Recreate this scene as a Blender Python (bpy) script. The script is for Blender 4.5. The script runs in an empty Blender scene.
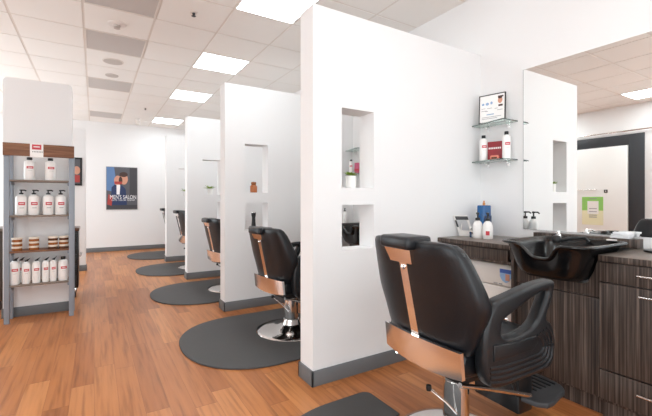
import bpy, bmesh, math, random
from mathutils import Vector, Matrix
random.seed(7)
S = bpy.context.scene
C = S.collection
PI = math.pi

# ------------------------------------------------------------------ camera, world, exposure
cam_d = bpy.data.cameras.new('camera')
cam_d.sensor_fit = 'HORIZONTAL'; cam_d.sensor_width = 36.0
cam_d.lens = 378.1 / 652 * 36
cam_d.shift_y = -7.9 / 652
cam_d.clip_start = 0.02
cam = bpy.data.objects.new('camera', cam_d)
cam.location = (0, 0, 1.2); cam.rotation_euler = (PI / 2, 0, -math.radians(31.52))
C.objects.link(cam); S.camera = cam
w = bpy.data.worlds.new('world'); S.world = w; w.use_nodes = True
w.node_tree.nodes['Background'].inputs[0].default_value = (0.9, 0.95, 1, 1)
w.node_tree.nodes['Background'].inputs[1].default_value = 1.5
S.view_settings.view_transform = 'Standard'; S.view_settings.look = 'None'
S.view_settings.gamma = 1; S.view_settings.use_curve_mapping = False
S.view_settings.exposure = 0.24
LIGHT_STRENGTH = 12.0
LIGHT_COLOR = (0.87, 0.965, 1.0)
# fill lamps added outside the made-up windows, tilted up to brighten ceiling and walls
def fill_light(name, loc, rx, rz, sx, sy, power, color=(0.87, 0.965, 1.0)):
    l = bpy.data.lights.new(name, 'AREA'); l.shape = 'RECTANGLE'; l.size = sx; l.size_y = sy; l.energy = power; l.color = color
    o = bpy.data.objects.new(name, l); o.location = loc; o.rotation_euler = (rx, 0, rz); C.objects.link(o)
TILT = math.radians(90 + 52)
fill_light('fill_back', (0, -3.75, .95), TILT, 0, 5.0, 2.0, 85)
fill_light('fill_left', (-3.45, -.7, .95), TILT, math.radians(-90), 3.6, 2.0, 80)
fill_light('fill_side', (-3.45, 7.5, .95), math.radians(90 + 16), math.radians(-90), 4.2, 2.0, 115)
S.cycles.max_bounces = 10; S.cycles.diffuse_bounces = 6; S.cycles.glossy_bounces = 6
S.cycles.transmission_bounces = 10; S.cycles.transparent_max_bounces = 8
S.cycles.sample_clamp_indirect = 6.0
S.cycles.use_denoising = True

# ------------------------------------------------------------------ materials
def srgb(r, g, b):
    f = lambda c: (c / 255 / 12.92) if c / 255 <= .04045 else ((c / 255 + .055) / 1.055) ** 2.4
    return (f(r), f(g), f(b), 1)

def mat(name, col, rough=.5, metal=0.0, spec=.5, coat=0.0, bump=None, trans=0.0, ior=1.45, emit=None):
    m = bpy.data.materials.new(name); m.use_nodes = True
    nt = m.node_tree; b = nt.nodes['Principled BSDF']
    b.inputs['Base Color'].default_value = col
    b.inputs['Roughness'].default_value = rough
    b.inputs['Metallic'].default_value = metal
    b.inputs['Specular IOR Level'].default_value = spec
    b.inputs['Coat Weight'].default_value = coat
    b.inputs['Transmission Weight'].default_value = trans
    b.inputs['IOR'].default_value = ior
    if emit:
        b.inputs['Emission Color'].default_value = (*emit[0], 1); b.inputs['Emission Strength'].default_value = emit[1]
    if bump:
        sc, st = bump
        n = nt.nodes.new('ShaderNodeTexNoise'); n.inputs['Scale'].default_value = sc; n.inputs['Detail'].default_value = 3
        tc = nt.nodes.new('ShaderNodeTexCoord'); nt.links.new(tc.outputs['Object'], n.inputs['Vector'])
        bp = nt.nodes.new('ShaderNodeBump'); bp.inputs['Strength'].default_value = st; bp.inputs['Distance'].default_value = .003
        nt.links.new(n.outputs['Fac'], bp.inputs['Height']); nt.links.new(bp.outputs['Normal'], b.inputs['Normal'])
    return m

def ramp(nt, stops):
    r = nt.nodes.new('ShaderNodeValToRGB'); e = r.color_ramp.elements
    while len(e) < len(stops): e.new(.5)
    for k, (p, c) in enumerate(stops): e[k].position = p; e[k].color = c
    return r

def math_node(nt, op, a, b=None):
    n = nt.nodes.new('ShaderNodeMath'); n.operation = op
    for k, v in enumerate((a, b)):
        if v is None: continue
        if isinstance(v, (int, float)): n.inputs[k].default_value = v
        else: nt.links.new(v, n.inputs[k])
    return n.outputs[0]

def floor_material():
    m = mat('oak_plank_floor', (1, 1, 1, 1), .34, spec=.4)
    nt = m.node_tree; b = nt.nodes['Principled BSDF']
    tc = nt.nodes.new('ShaderNodeTexCoord'); sp = nt.nodes.new('ShaderNodeSeparateXYZ')
    nt.links.new(tc.outputs['Object'], sp.inputs[0])
    W, Lp = .125, 1.15
    xi = math_node(nt, 'FLOOR', math_node(nt, 'DIVIDE', sp.outputs[0], W))
    wn = nt.nodes.new('ShaderNodeTexWhiteNoise'); wn.noise_dimensions = '1D'; nt.links.new(xi, wn.inputs['W'])
    yo = math_node(nt, 'ADD', math_node(nt, 'DIVIDE', sp.outputs[1], Lp), math_node(nt, 'MULTIPLY', wn.outputs['Value'], 9.0))
    yi = math_node(nt, 'FLOOR', yo)
    cb = nt.nodes.new('ShaderNodeCombineXYZ'); nt.links.new(xi, cb.inputs[0]); nt.links.new(yi, cb.inputs[1])
    wn2 = nt.nodes.new('ShaderNodeTexWhiteNoise'); wn2.noise_dimensions = '2D'; nt.links.new(cb.outputs[0], wn2.inputs['Vector'])
    base = ramp(nt, [(0, srgb(166, 102, 58)), (.3, srgb(180, 114, 66)), (.6, srgb(192, 126, 76)), (.85, srgb(202, 136, 84)), (1, srgb(172, 106, 62))])
    nt.links.new(wn2.outputs['Value'], base.inputs[0])
    # grain streaks along the plank
    mp = nt.nodes.new('ShaderNodeCombineXYZ')
    nt.links.new(math_node(nt, 'MULTIPLY', sp.outputs[0], 34.0), mp.inputs[0])
    nt.links.new(math_node(nt, 'ADD', math_node(nt, 'MULTIPLY', sp.outputs[1], 1.6), math_node(nt, 'MULTIPLY', wn2.outputs['Value'], 37.0)), mp.inputs[1])
    nz = nt.nodes.new('ShaderNodeTexNoise'); nz.inputs['Scale'].default_value = 1.0; nz.inputs['Detail'].default_value = 5
    nt.links.new(mp.outputs[0], nz.inputs['Vector'])
    gr = ramp(nt, [(.3, (.50, .44, .40, 1)), (.5, (.88, .86, .84, 1)), (.68, (1.0, 1.0, 1.0, 1))])
    nt.links.new(nz.outputs['Fac'], gr.inputs[0])
    mx = nt.nodes.new('ShaderNodeMixRGB'); mx.blend_type = 'MULTIPLY'; mx.inputs[0].default_value = .8
    nt.links.new(base.outputs[0], mx.inputs[1]); nt.links.new(gr.outputs[0], mx.inputs[2])
    # seams
    fx = math_node(nt, 'FRACT', math_node(nt, 'DIVIDE', sp.outputs[0], W)); fy = math_node(nt, 'FRACT', yo)
    seam = math_node(nt, 'MAXIMUM', math_node(nt, 'LESS_THAN', fx, .012), math_node(nt, 'LESS_THAN', fy, .003))
    mx2 = nt.nodes.new('ShaderNodeMixRGB'); mx2.inputs[2].default_value = srgb(96, 54, 32)
    nt.links.new(math_node(nt, 'MULTIPLY', seam, .55), mx2.inputs[0]); nt.links.new(mx.outputs[0], mx2.inputs[1])
    nt.links.new(mx2.outputs[0], b.inputs['Base Color'])
    return m

def streak_wood(name, stops, sx, sy, sz, rough=.4, spec=.4):
    m = mat(name, (1, 1, 1, 1), rough, spec=spec)
    nt = m.node_tree; b = nt.nodes['Principled BSDF']
    tc = nt.nodes.new('ShaderNodeTexCoord'); mp = nt.nodes.new('ShaderNodeMapping')
    mp.inputs['Scale'].default_value = (sx, sy, sz)
    nt.links.new(tc.outputs['Object'], mp.inputs[0])
    nz = nt.nodes.new('ShaderNodeTexNoise'); nz.inputs['Scale'].default_value = 1; nz.inputs['Detail'].default_value = 4; nz.inputs['Roughness'].default_value = .65
    nt.links.new(mp.outputs[0], nz.inputs['Vector'])
    r = ramp(nt, stops); nt.links.new(nz.outputs['Fac'], r.inputs[0]); nt.links.new(r.outputs[0], b.inputs['Base Color'])
    return m

M = {}
M['wall'] = mat('white_wall_paint', srgb(232, 231, 231), .55, spec=.25, bump=(60, .05))
M['ceiling'] = mat('ceiling_tile', srgb(240, 237, 233), .9, spec=.1, bump=(120, .2))
M['grid'] = mat('ceiling_grid', srgb(226, 219, 212), .7, spec=.2)
M['floor'] = floor_material()
M['baseboard'] = mat('grey_vinyl_baseboard', srgb(108, 110, 112), .5, spec=.35)
M['light'] = mat('lamp_diffuser', (1, 1, 1, 1), .5, emit=(LIGHT_COLOR, LIGHT_STRENGTH))
M['white_metal'] = mat('white_metal', srgb(232, 228, 224), .45)
M['vent'] = mat('vent_grey', srgb(196, 190, 186), .6, bump=(300, .4))
M['speaker'] = mat('speaker_grille', srgb(196, 188, 182), .7, bump=(500, .5))
M['leather'] = mat('black_vinyl', srgb(21, 23, 27), .32, spec=.5, bump=(220, .25))
M['arm'] = mat('black_moulded_arm', srgb(25, 27, 30), .32, spec=.5, bump=(300, .2))
M['chrome'] = mat('chrome', (.86, .85, .84, 1), .09, metal=1)
M['steel'] = mat('brushed_chrome', (.93, .91, .90, 1), .14, metal=1)
M['black'] = mat('black_plastic', srgb(24, 24, 25), .35)
M['bowl'] = mat('black_bowl', srgb(14, 14, 15), .24, spec=.55)
M['mat'] = mat('anti_fatigue_mat', srgb(78, 77, 77), .55, spec=.3, bump=(400, .4))
M['cabinet'] = streak_wood('dark_zebrano_laminate', [(.3, srgb(38, 30, 27)), (.45, srgb(60, 50, 45)), (.55, srgb(82, 70, 63)), (.7, srgb(120, 105, 96))], 90, 90, 1.2, .42)
M['counter'] = streak_wood('dark_counter_laminate', [(.3, srgb(86, 76, 70)), (.5, srgb(112, 100, 92)), (.7, srgb(140, 128, 119))], 70, 3, 70, .32, .5)
M['counter_edge'] = M['cabinet']
M['kick'] = mat('dark_toe_kick', srgb(40, 34, 31), .5)
M['mirror'] = mat('mirror_glass', (.93, .94, .93, 1), 0.0, metal=1)
M['glass'] = mat('green_edge_glass', (.80, .97, .91, 1), .0, trans=1, ior=1.5)
M['clear'] = mat('clear_glass', (.93, .98, .97, 1), .0, trans=1, ior=1.45)
M['bottle'] = mat('white_bottle_plastic', srgb(240, 238, 236), .3)
M['cap'] = mat('black_cap', srgb(26, 24, 25), .35)
M['red'] = mat('red_print', srgb(196, 62, 72), .5)
M['grey_print'] = mat('grey_print', srgb(150, 150, 152), .6)
M['grey_post'] = mat('grey_painted_post', srgb(142, 150, 160), .5)
M['shelf_wood'] = streak_wood('walnut_board', [(.3, srgb(92, 60, 42)), (.5, srgb(122, 82, 58)), (.7, srgb(148, 104, 76))], 2.5, 60, 60, .5)
M['shelf_grey'] = streak_wood('greyed_board', [(.3, srgb(112, 100, 90)), (.7, srgb(140, 126, 114))], 2.5, 60, 60, .5)
M['card'] = mat('white_card', srgb(240, 238, 236), .5)
M['jar_amber'] = mat('amber_jar', srgb(150, 92, 52), .25)
M['jar_dark'] = mat('dark_amber_jar', srgb(92, 60, 44), .25)
M['lid'] = mat('cream_lid', srgb(226, 214, 198), .4)
M['blue'] = mat('blue_liquid', srgb(10, 84, 142), .15, coat=.5)
M['navy'] = mat('navy_label', srgb(24, 52, 92), .4)
M['orange'] = mat('orange_nozzle', srgb(196, 128, 66), .4)
M['crimson'] = mat('crimson_box', srgb(140, 40, 48), .4)
M['salmon'] = mat('salmon_soap', srgb(216, 130, 110), .5)
M['leaf'] = mat('leaf_green', srgb(128, 158, 52), .5)
M['pot'] = mat('white_ceramic', srgb(240, 238, 234), .3)
M['pink'] = mat('pink_print', srgb(204, 100, 130), .5)
M['dark_wall'] = mat('charcoal_panel', srgb(52, 54, 58), .5)
M['door'] = mat('white_door', srgb(238, 238, 236), .35)
M['green'] = mat('green_print', srgb(148, 206, 108), .6)
M['yellow'] = mat('pale_yellow_print', srgb(232, 228, 192), .6)
M['fridge'] = mat('white_enamel', srgb(226, 220, 214), .35)
M['sticker_blue'] = mat('blue_sticker', srgb(64, 98, 176), .4)
M['sticker_light'] = mat('light_blue_sticker', srgb(150, 184, 220), .4)
M['skin'] = mat('skin_print', srgb(206, 150, 126), .6)
M['poster_dark'] = mat('poster_dark_grey', srgb(62, 60, 64), .35)
M['poster_mid'] = mat('poster_grey', srgb(84, 84, 90), .35)
M['poster_blue'] = mat('poster_blue', srgb(92, 124, 168), .4)
M['poster_sky'] = mat('poster_light_blue', srgb(140, 168, 200), .4)
M['suit'] = mat('poster_suit', srgb(34, 52, 92), .4)
M['hair'] = mat('poster_hair', srgb(70, 48, 42), .5)
M['red_poster'] = mat('poster_red', srgb(168, 62, 58), .5)
M['amber'] = mat('amber_bottle', srgb(176, 104, 62), .25)
M['paper'] = mat('white_paper', srgb(236, 236, 238), .7)
M['blush'] = mat('grey_rubber', srgb(58, 58, 60), .5)

# ------------------------------------------------------------------ helpers
def org(p):
    v = Vector((0, 0, 0))
    while p is not None: v += p.location; p = p.parent
    return v

class MB:
    """collects world-space shapes, built as one mesh"""
    def __init__(s): s.bm = bmesh.new()
    def add(s, o):
        me = bpy.data.meshes.new('t'); o.to_mesh(me); o.free(); s.bm.from_mesh(me); bpy.data.meshes.remove(me); return s
    def box(s, x0, x1, y0, y1, z0, z1, bev=0, seg=2):
        o = bmesh.new(); bmesh.ops.create_cube(o, size=1)
        for v in o.verts: v.co = Vector(((x0 + x1) / 2 + v.co.x * (x1 - x0), (y0 + y1) / 2 + v.co.y * (y1 - y0), (z0 + z1) / 2 + v.co.z * (z1 - z0)))
        if bev: bmesh.ops.bevel(o, geom=o.edges[:], offset=bev, segments=seg, profile=.5, affect='EDGES')
        return s.add(o)
    def lathe(s, prof, c, n=32, axis='Z', ry=1.0):
        o = bmesh.new(); rings = []
        for r, z in prof:
            ring = []
            for k in range(n):
                a = 2 * PI * k / n
                p = (r * math.cos(a), r * math.sin(a) * ry, z)
                if axis == 'X': p = (p[2], p[0], p[1])
                if axis == 'Y': p = (p[0], p[2], p[1])
                ring.append(o.verts.new(Vector(c) + Vector(p)))
            rings.append(ring)
        for a, b in zip(rings, rings[1:]):
            for k in range(n): o.faces.new((a[k], a[(k + 1) % n], b[(k + 1) % n], b[k]))
        if prof[0][0] > 1e-5: o.faces.new(rings[0][::-1])
        if prof[-1][0] > 1e-5: o.faces.new(rings[-1])
        bmesh.ops.remove_doubles(o, verts=o.verts, dist=1e-5)
        bmesh.ops.recalc_face_normals(o, faces=o.faces)
        return s.add(o)
    def tube(s, pts, r, n=12):
        pts = [Vector(p) for p in pts]; o = bmesh.new(); rings = []
        up = Vector((0, 0, 1))
        for i, p in enumerate(pts):
            t = (pts[min(i + 1, len(pts) - 1)] - pts[max(i - 1, 0)]).normalized()
            u = t.cross(up)
            if u.length < 1e-3: u = t.cross(Vector((1, 0, 0)))
            u.normalize(); v = t.cross(u)
            rr = r[i] if isinstance(r, (list, tuple)) else r
            rings.append([o.verts.new(p + (u * math.cos(2 * PI * k / n) + v * math.sin(2 * PI * k / n)) * rr) for k in range(n)])
        for a, b in zip(rings, rings[1:]):
            for k in range(n): o.faces.new((a[k], a[(k + 1) % n], b[(k + 1) % n], b[k]))
        o.faces.new(rings[0][::-1]); o.faces.new(rings[-1])
        bmesh.ops.recalc_face_normals(o, faces=o.faces)
        return s.add(o)
    def loft(s, rings, cap0=True, cap1=True):
        o = bmesh.new(); R = [[o.verts.new(Vector(p)) for p in r] for r in rings]; n = len(rings[0])
        for a, b in zip(R, R[1:]):
            for k in range(n): o.faces.new((a[k], a[(k + 1) % n], b[(k + 1) % n], b[k]))
        if cap0: o.faces.new(R[0][::-1])
        if cap1: o.faces.new(R[-1])
        bmesh.ops.recalc_face_normals(o, faces=o.faces)
        return s.add(o)
    def poly(s, pts):
        o = bmesh.new(); o.faces.new([o.verts.new(Vector(p)) for p in pts]); return s.add(o)
    def strip(s, rows):
        """grid sheet of points"""
        o = bmesh.new(); R = [[o.verts.new(Vector(p)) for p in r] for r in rows]
        for a, b in zip(R, R[1:]):
            for k in range(len(a) - 1): o.faces.new((a[k], a[k + 1], b[k + 1], b[k]))
        return s.add(o)
    def shape(s, outlines, thick, bev, fn, res=2):
        """2D outlines (first outer, then holes), extruded by thick; fn maps (u, v, w) to the world"""
        cu = bpy.data.curves.new('t', 'CURVE'); cu.dimensions = '2D'; cu.fill_mode = 'BOTH'
        cu.extrude = max(thick / 2 - bev, 0.0001); cu.bevel_depth = bev; cu.bevel_resolution = res; cu.offset = -bev
        for ol in outlines:
            sp = cu.splines.new('POLY'); sp.points.add(len(ol) - 1); sp.use_cyclic_u = True
            for k, (u, v) in enumerate(ol): sp.points[k].co = (u, v, 0, 1)
        ob = bpy.data.objects.new('t', cu); C.objects.link(ob)
        bpy.context.view_layer.update()
        me = bpy.data.meshes.new_from_object(ob.evaluated_get(bpy.context.evaluated_depsgraph_get()))
        bpy.data.objects.remove(ob); bpy.data.curves.remove(cu)
        o = bmesh.new(); o.from_mesh(me); bpy.data.meshes.remove(me)
        bmesh.ops.remove_doubles(o, verts=o.verts, dist=1e-5)
        for v in o.verts: v.co = Vector(fn(*v.co))
        bmesh.ops.recalc_face_normals(o, faces=o.faces)
        return s.add(o)
    def text(s, body, size, fn, depth=.0005):
        cu = bpy.data.curves.new('t', 'FONT'); cu.body = body; cu.size = size; cu.extrude = depth
        cu.align_x = 'CENTER'; cu.align_y = 'CENTER'
        ob = bpy.data.objects.new('t', cu); C.objects.link(ob); bpy.context.view_layer.update()
        me = bpy.data.meshes.new_from_object(ob.evaluated_get(bpy.context.evaluated_depsgraph_get()))
        bpy.data.objects.remove(ob); bpy.data.curves.remove(cu)
        o = bmesh.new(); o.from_mesh(me); bpy.data.meshes.remove(me)
        for v in o.verts: v.co = Vector(fn(*v.co))
        return s.add(o)
    def build(s, name, m, parent=None, smooth=True, loc=None, angle=38):
        o0 = org(parent) if parent else Vector((0, 0, 0))
        if loc is not None: o0 = o0 + Vector(loc)
        for v in s.bm.verts: v.co -= o0
        me = bpy.data.meshes.new(name); s.bm.to_mesh(me); s.bm.free()
        if smooth:
            me.shade_smooth(); me.set_sharp_from_angle(angle=math.radians(angle))
        me.materials.append(M[m] if isinstance(m, str) else m)
        ob = bpy.data.objects.new(name, me); C.objects.link(ob)
        if parent: ob.parent = parent
        if loc is not None: ob.location = loc
        return ob

def tag(o, label, cat, group=None, kind=None):
    o['label'] = label; o['category'] = cat
    if group: o['group'] = group
    if kind: o['kind'] = kind
    return o
def thing(name, label, cat, loc, group=None):
    o = bpy.data.objects.new(name, None); o.empty_display_size = .05; C.objects.link(o); o.location = loc
    return tag(o, label, cat, group)
def struct(name, mb, m, **k):
    o = mb.build(name, m, **k); o['kind'] = 'structure'; return o
def copy_tree(root, loc=None, rotz=None, label=None, group=None, skip=()):
    def cp(o, parent):
        c = o.copy(); C.objects.link(c)
        if parent: c.parent = parent
        for ch in list(o.children):
            if ch.name.split('.')[0] not in skip: cp(ch, c)
        return c
    r = cp(root, None)
    if loc is not None: r.location = loc
    if rotz is not None: r.rotation_euler = (0, 0, rotz)
    if label: r['label'] = label
    if group: r['group'] = group
    return r
def smooth_loop(pts, n=6):
    out = []; N = len(pts)
    for i in range(N):
        p0, p1, p2, p3 = (Vector(pts[(i + k) % N] + (0,)) for k in (-1, 0, 1, 2))
        for j in range(n):
            t = j / n
            q = .5 * ((2 * p1) + (p2 - p0) * t + (2 * p0 - 5 * p1 + 4 * p2 - p3) * t * t + (3 * p1 - p0 - 3 * p2 + p3) * t ** 3)
            out.append((q.x, q.y))
    return out
def rrect(cx, cy, hx, hy, r, n=5):
    out = []
    for sx, sy, a0 in ((1, 1, 0), (-1, 1, 90), (-1, -1, 180), (1, -1, 270)):
        for k in range(n + 1):
            a = math.radians(a0 + 90 * k / n); out.append((cx + sx * (hx - r) + r * math.cos(a), cy + sy * (hy - r) + r * math.sin(a)))
    return out
def grid_wall(xs, zs, holes, y0, y1):
    mb = MB(); o = bmesh.new()
    solid = lambda i, k: 0 <= i < len(xs) - 1 and 0 <= k < len(zs) - 1 and not any(h[0] <= (xs[i] + xs[i + 1]) / 2 <= h[1] and h[2] <= (zs[k] + zs[k + 1]) / 2 <= h[3] for h in holes)
    def q(*p): o.faces.new([o.verts.new(a) for a in p])
    for i in range(len(xs) - 1):
        for k in range(len(zs) - 1):
            if not solid(i, k): continue
            a, b, c, d = xs[i], xs[i + 1], zs[k], zs[k + 1]
            q((a, y0, c), (b, y0, c), (b, y0, d), (a, y0, d)); q((b, y1, c), (a, y1, c), (a, y1, d), (b, y1, d))
            if not solid(i - 1, k): q((a, y1, c), (a, y0, c), (a, y0, d), (a, y1, d))
            if not solid(i + 1, k): q((b, y0, c), (b, y1, c), (b, y1, d), (b, y0, d))
            if not solid(i, k - 1): q((a, y0, c), (a, y1, c), (b, y1, c), (b, y0, c))
            if not solid(i, k + 1): q((a, y0, d), (b, y0, d), (b, y1, d), (a, y1, d))
    bmesh.ops.remove_doubles(o, verts=o.verts, dist=1e-5)
    bmesh.ops.recalc_face_normals(o, faces=o.faces)
    return mb.add(o)

# ------------------------------------------------------------------ the room
XW, XL, YF, YB, ZC = 2.89, -2.9, 10.2, -3.2, 3.014
struct('floor', MB().box(XL - .1, XW + .1, YB - .1, YF + .1, -.1, 0), 'floor', smooth=False)
struct('wall_right', MB().box(XW, XW + .1, YB - .1, YF + .1, 0, 3.2), 'wall', smooth=False)
struct('wall_left', MB().box(XL - .1, XL, 1.2, 5.0, 0, 3.2).box(XL - .1, XL, 9.6, YF + .1, 0, 3.2).box(XL - .1, XL, 5.0, 9.6, 0, .15).box(XL - .1, XL, 5.0, 9.6, 2.7, 3.2).box(XL - .1, XL, YB - .1, -2.6, 0, 3.2).box(XL - .1, XL, -2.6, 1.2, 0, .15).box(XL - .1, XL, -2.6, 1.2, 2.7, 3.2), 'wall', smooth=False)
struct('wall_far', MB().box(XL, XW, YF, YF + .1, 0, 3.2), 'wall', smooth=False)
struct('wall_back', MB().box(XL, -2.6, YB - .1, YB, 0, 3.2).box(2.6, XW, YB - .1, YB, 0, 3.2).box(-2.6, 2.6, YB - .1, YB, 0, .15).box(-2.6, 2.6, YB - .1, YB, 2.7, 3.2), 'wall', smooth=False)
wm = MB()
for x in (-2.6, -1.3, -.02, 1.26, 2.56): wm.box(x, x + .04, YB - .07, YB - .03, .15, 2.7)
wm.box(-2.6, 2.6, YB - .07, YB - .03, .15, .19).box(-2.6, 2.6, YB - .07, YB - .03, 2.66, 2.7)
struct('added_window_1', wm, 'dark_wall', smooth=False)  # unseen back window, added to let the fill lamp in
wm = MB()
for y in (-2.6, -1.35, -.09, 1.16): wm.box(XL - .07, XL - .03, y, y + .04, .15, 2.7)
wm.box(XL - .07, XL - .03, -2.6, 1.2, .15, .19).box(XL - .07, XL - .03, -2.6, 1.2, 2.66, 2.7)
struct('added_window_2', wm, 'dark_wall', smooth=False)  # unseen window added in the left wall for its fill lamp
wm = MB()
for y in (5.0, 6.5, 8.05, 9.56): wm.box(XL - .07, XL - .03, y, y + .04, .15, 2.7)
wm.box(XL - .07, XL - .03, 5.0, 9.6, .15, .19).box(XL - .07, XL - .03, 5.0, 9.6, 2.66, 2.7)
struct('added_window_3', wm, 'dark_wall', smooth=False)  # another added window, out of view, for the far fill lamp
struct('baseboard_far', MB().box(XL, XW, YF - .012, YF, 0, .1, .003), 'baseboard')
struct('baseboard_left', MB().box(XL, XL + .012, YB, YF - .013, 0, .1, .003), 'baseboard')
struct('baseboard_right', MB().box(XW - .012, XW, 4.3, YF - .013, 0, .1, .003), 'baseboard')

T = .61; GX = [1.13 + T * k for k in range(-7, 4)]; GY = [2.89 + T * k for k in range(-10, 13)]
LIGHTS = [(1.13, y) for y in (8.99, 6.55, 4.72, 2.89, .45, -1.38)] + [(1.13 - 6 * T, y) for y in (8.38, 6.55, 4.11, 2.28, .45, -1.38)]
VENTS = [(-.09, 3.5), (-.09, 4.72), (-.09, 6.55), (-.09, 8.99)]
cm = MB()
for gx in GX:
    for gy in GY:
        if any(abs(gx - a) < .1 and abs(gy - b) < .1 for a, b in LIGHTS + VENTS): continue
        x0, x1, y0, y1 = max(gx + .011, XL), min(gx + T - .011, XW), max(gy + .011, YB), min(gy + T - .011, YF)
        if x1 - x0 < .02 or y1 - y0 < .02: continue
        cm.box(x0, x1, y0, y1, ZC - .004, ZC + .03)
struct('ceiling', cm, 'ceiling', smooth=False)
struct('trim_ceiling_grid', MB().box(XL, XW, YB, YF, ZC, ZC + .02).box(XL, XW, YB, YF, ZC + .02, ZC + .18), 'grid', smooth=False)

# partitions with two niches each
X1, Y1, SP, HT, TH = 1.2, 2.118, 1.921, 2.468, .17
NI = [(1.424, 1.698, 1.285, 1.825), (1.424, 1.698, .86, 1.168)]
for i in range(4):
    y = Y1 + SP * i
    struct('wall_partition_%d' % (i + 1), grid_wall([X1, 1.424, 1.698, XW], [0, .86, 1.168, 1.285, 1.825, HT], NI, y, y + TH), 'wall', smooth=False)
    b = MB(); e = .012
    b.box(X1 - e, 2.37, y - e, y, 0, .1, .002).box(X1 - e, X1, y - e, y + TH + e, 0, .1, .002).box(X1 - e, 2.37, y + TH, y + TH + e, 0, .1, .002)
    struct('baseboard_partition_%d' % (i + 1), b, 'baseboard')
# panels on the left
def left_panel(n, x0, x1, y, h):
    pts = [(x0, 0), (x1, 0)] + [(x1 - .04 + .04 * math.cos(a), h - .04 + .04 * math.sin(a)) for a in [PI / 2 * k / 6 for k in range(7)]] \
        + [(x0 + .04 - .04 * math.sin(a), h - .04 + .04 * math.cos(a)) for a in [PI / 2 * k / 6 for k in range(7)]]
    struct('wall_panel_%d' % n, MB().shape([pts], .12, .004, lambda u, v, w_: (u, y + .06 + w_, v)), 'wall')
    struct('baseboard_panel_%d' % n, MB().box(x0 - .01, x1 + .01, y - .012, y, 0, .1, .002).box(x1, x1 + .012, y, y + .13, 0, .1, .002), 'baseboard')
left_panel(1, -.79, -.205, 4.98, 2.455)
left_panel(2, -.85, -.118, 7.62, 2.42)

# charcoal surround and white sliding door on the left wall, seen in the mirror
struct('trim_door_surround', MB().box(XL, XL + .03, 2.87, 3.11, 0, 2.45, .002).box(XL, XL + .03, 3.11, 4.75, 2.25, 2.45, .002).box(XL, XL + .03, 4.5, 4.75, 0, 2.25, .002), 'dark_wall')
d1 = struct('door_1', MB().box(XL + .005, XL + .05, 3.12, 4.49, .01, 2.245, .003), 'door')
tb = MB().tube([(XL + .075, 3.62, 1.41), (XL + .075, 4.3, 1.41)], .006).box(XL + .05, XL + .08, 3.7, 3.71, 1.40, 1.42).box(XL + .05, XL + .08, 4.2, 4.21, 1.40, 1.42)
tb.build('door_handle', 'steel', d1)
rl = MB().tube([(XL + .06, 1.9, 2.515), (XL + .06, 5.0, 2.515)], .014)
for yy in (2.2, 3.2, 4.2): rl.box(XL, XL + .06, yy - .012, yy + .012, 2.50, 2.53)
struct('trim_door_rail', rl, 'steel')
ps = thing('door_poster', 'green and pale yellow notice on the white sliding door, seen in the mirror', 'poster', (XL + .051, 3.71, .98))
MB().box(XL + .051, XL + .054, 3.52, 3.90, .70, 1.265).build('sheet', 'yellow', ps)
MB().box(XL + .054, XL + .056, 3.52, 3.90, .99, 1.265).build('heading_band', 'green', ps)
MB().box(XL + .056, XL + .058, 3.60, 3.80, .92, 1.18).build('white_block', 'card', ps)
pl = MB()
for z in (.85, .89, .96, 1.02, 1.22): pl.box(XL + .058, XL + .059, 3.63, 3.77, z, z + .014)
pl.build('printed_lines', 'grey_print', ps)
sg = thing('door_sign', 'small black square sign beside the notice on the white sliding door', 'sign', (XL + .051, 3.45, 1.37))
MB().box(XL + .051, XL + .058, 3.445, 3.505, 1.345, 1.405, .001).build('plate', 'black', sg)
MB().box(XL + .058, XL + .059, 3.465, 3.485, 1.36, 1.39).build('pictogram', 'card', sg)

# ------------------------------------------------------------------ ceiling fittings
WHERE = {8.38: 'far end of the salon', 4.11: 'retail shelf', 2.28: 'sliding door, seen in the mirror', 8.99: 'far end of the salon', 6.55: 'third partition', 4.72: 'second partition', 2.89: 'first partition', .45: 'front chair', -1.38: 'added windows behind the camera'}
first = None
for (x, y) in LIGHTS:
    side = 'station row' if x > 0 else 'left aisle'
    lab = 'square glowing ceiling light in the %s, near the %s' % (side, WHERE[y])
    if first is None:
        first = thing('ceiling_light', lab, 'ceiling light', (x + T / 2, y + T / 2, ZC), 'square ceiling lights')
        e = .016
        f = MB()
        for a in ((x, x + T, y, y + e), (x, x + T, y + T - e, y + T), (x, x + e, y + e, y + T - e), (x + T - e, x + T, y + e, y + T - e)):
            f.box(a[0], a[1], a[2], a[3], ZC - .008, ZC - .0005)
        f.build('frame', 'white_metal', first, smooth=False)
        MB().box(x + e, x + T - e, y + e, y + T - e, ZC - .005, ZC - .001).build('diffuser', 'light', first, smooth=False)
    else:
        copy_tree(first, (x + T / 2, y + T / 2, ZC), label=lab)
first = None
for k, (x, y) in enumerate(VENTS):
    lab = 'grey perforated ceiling vent, %s along the strip over the aisle' % ['nearest', 'second', 'third', 'farthest'][k]
    if first is None:
        first = thing('ceiling_vent', lab, 'vent', (x + T / 2, y + T / 2, ZC), 'grey ceiling vents')
        f = MB(); e = .018
        for a in ((x, x + T, y, y + e), (x, x + T, y + T - e, y + T), (x, x + e, y + e, y + T - e), (x + T - e, x + T, y + e, y + T - e)):
            f.box(a[0], a[1], a[2], a[3], ZC - .008, ZC - .0005)
        f.build('frame', 'grid', first, smooth=False)
        MB().box(x + e, x + T - e, y + e, y + T - e, ZC - .004, ZC - .001).build('grille', 'vent', first, smooth=False)
    else: copy_tree(first, (x + T / 2, y + T / 2, ZC), label=lab)
ZT = ZC - .004
s_ = thing('ceiling_sprinkler', 'round white sprinkler with dark nozzle between the two nearest ceiling vents', 'sprinkler', (.2, 4.44, ZT))
MB().lathe([(0, ZT), (.085, ZT), (.085, ZT - .006), (.055, ZT - .014), (0, ZT - .014)], (.2, 4.44, 0)).build('escutcheon', 'white_metal', s_)
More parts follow.
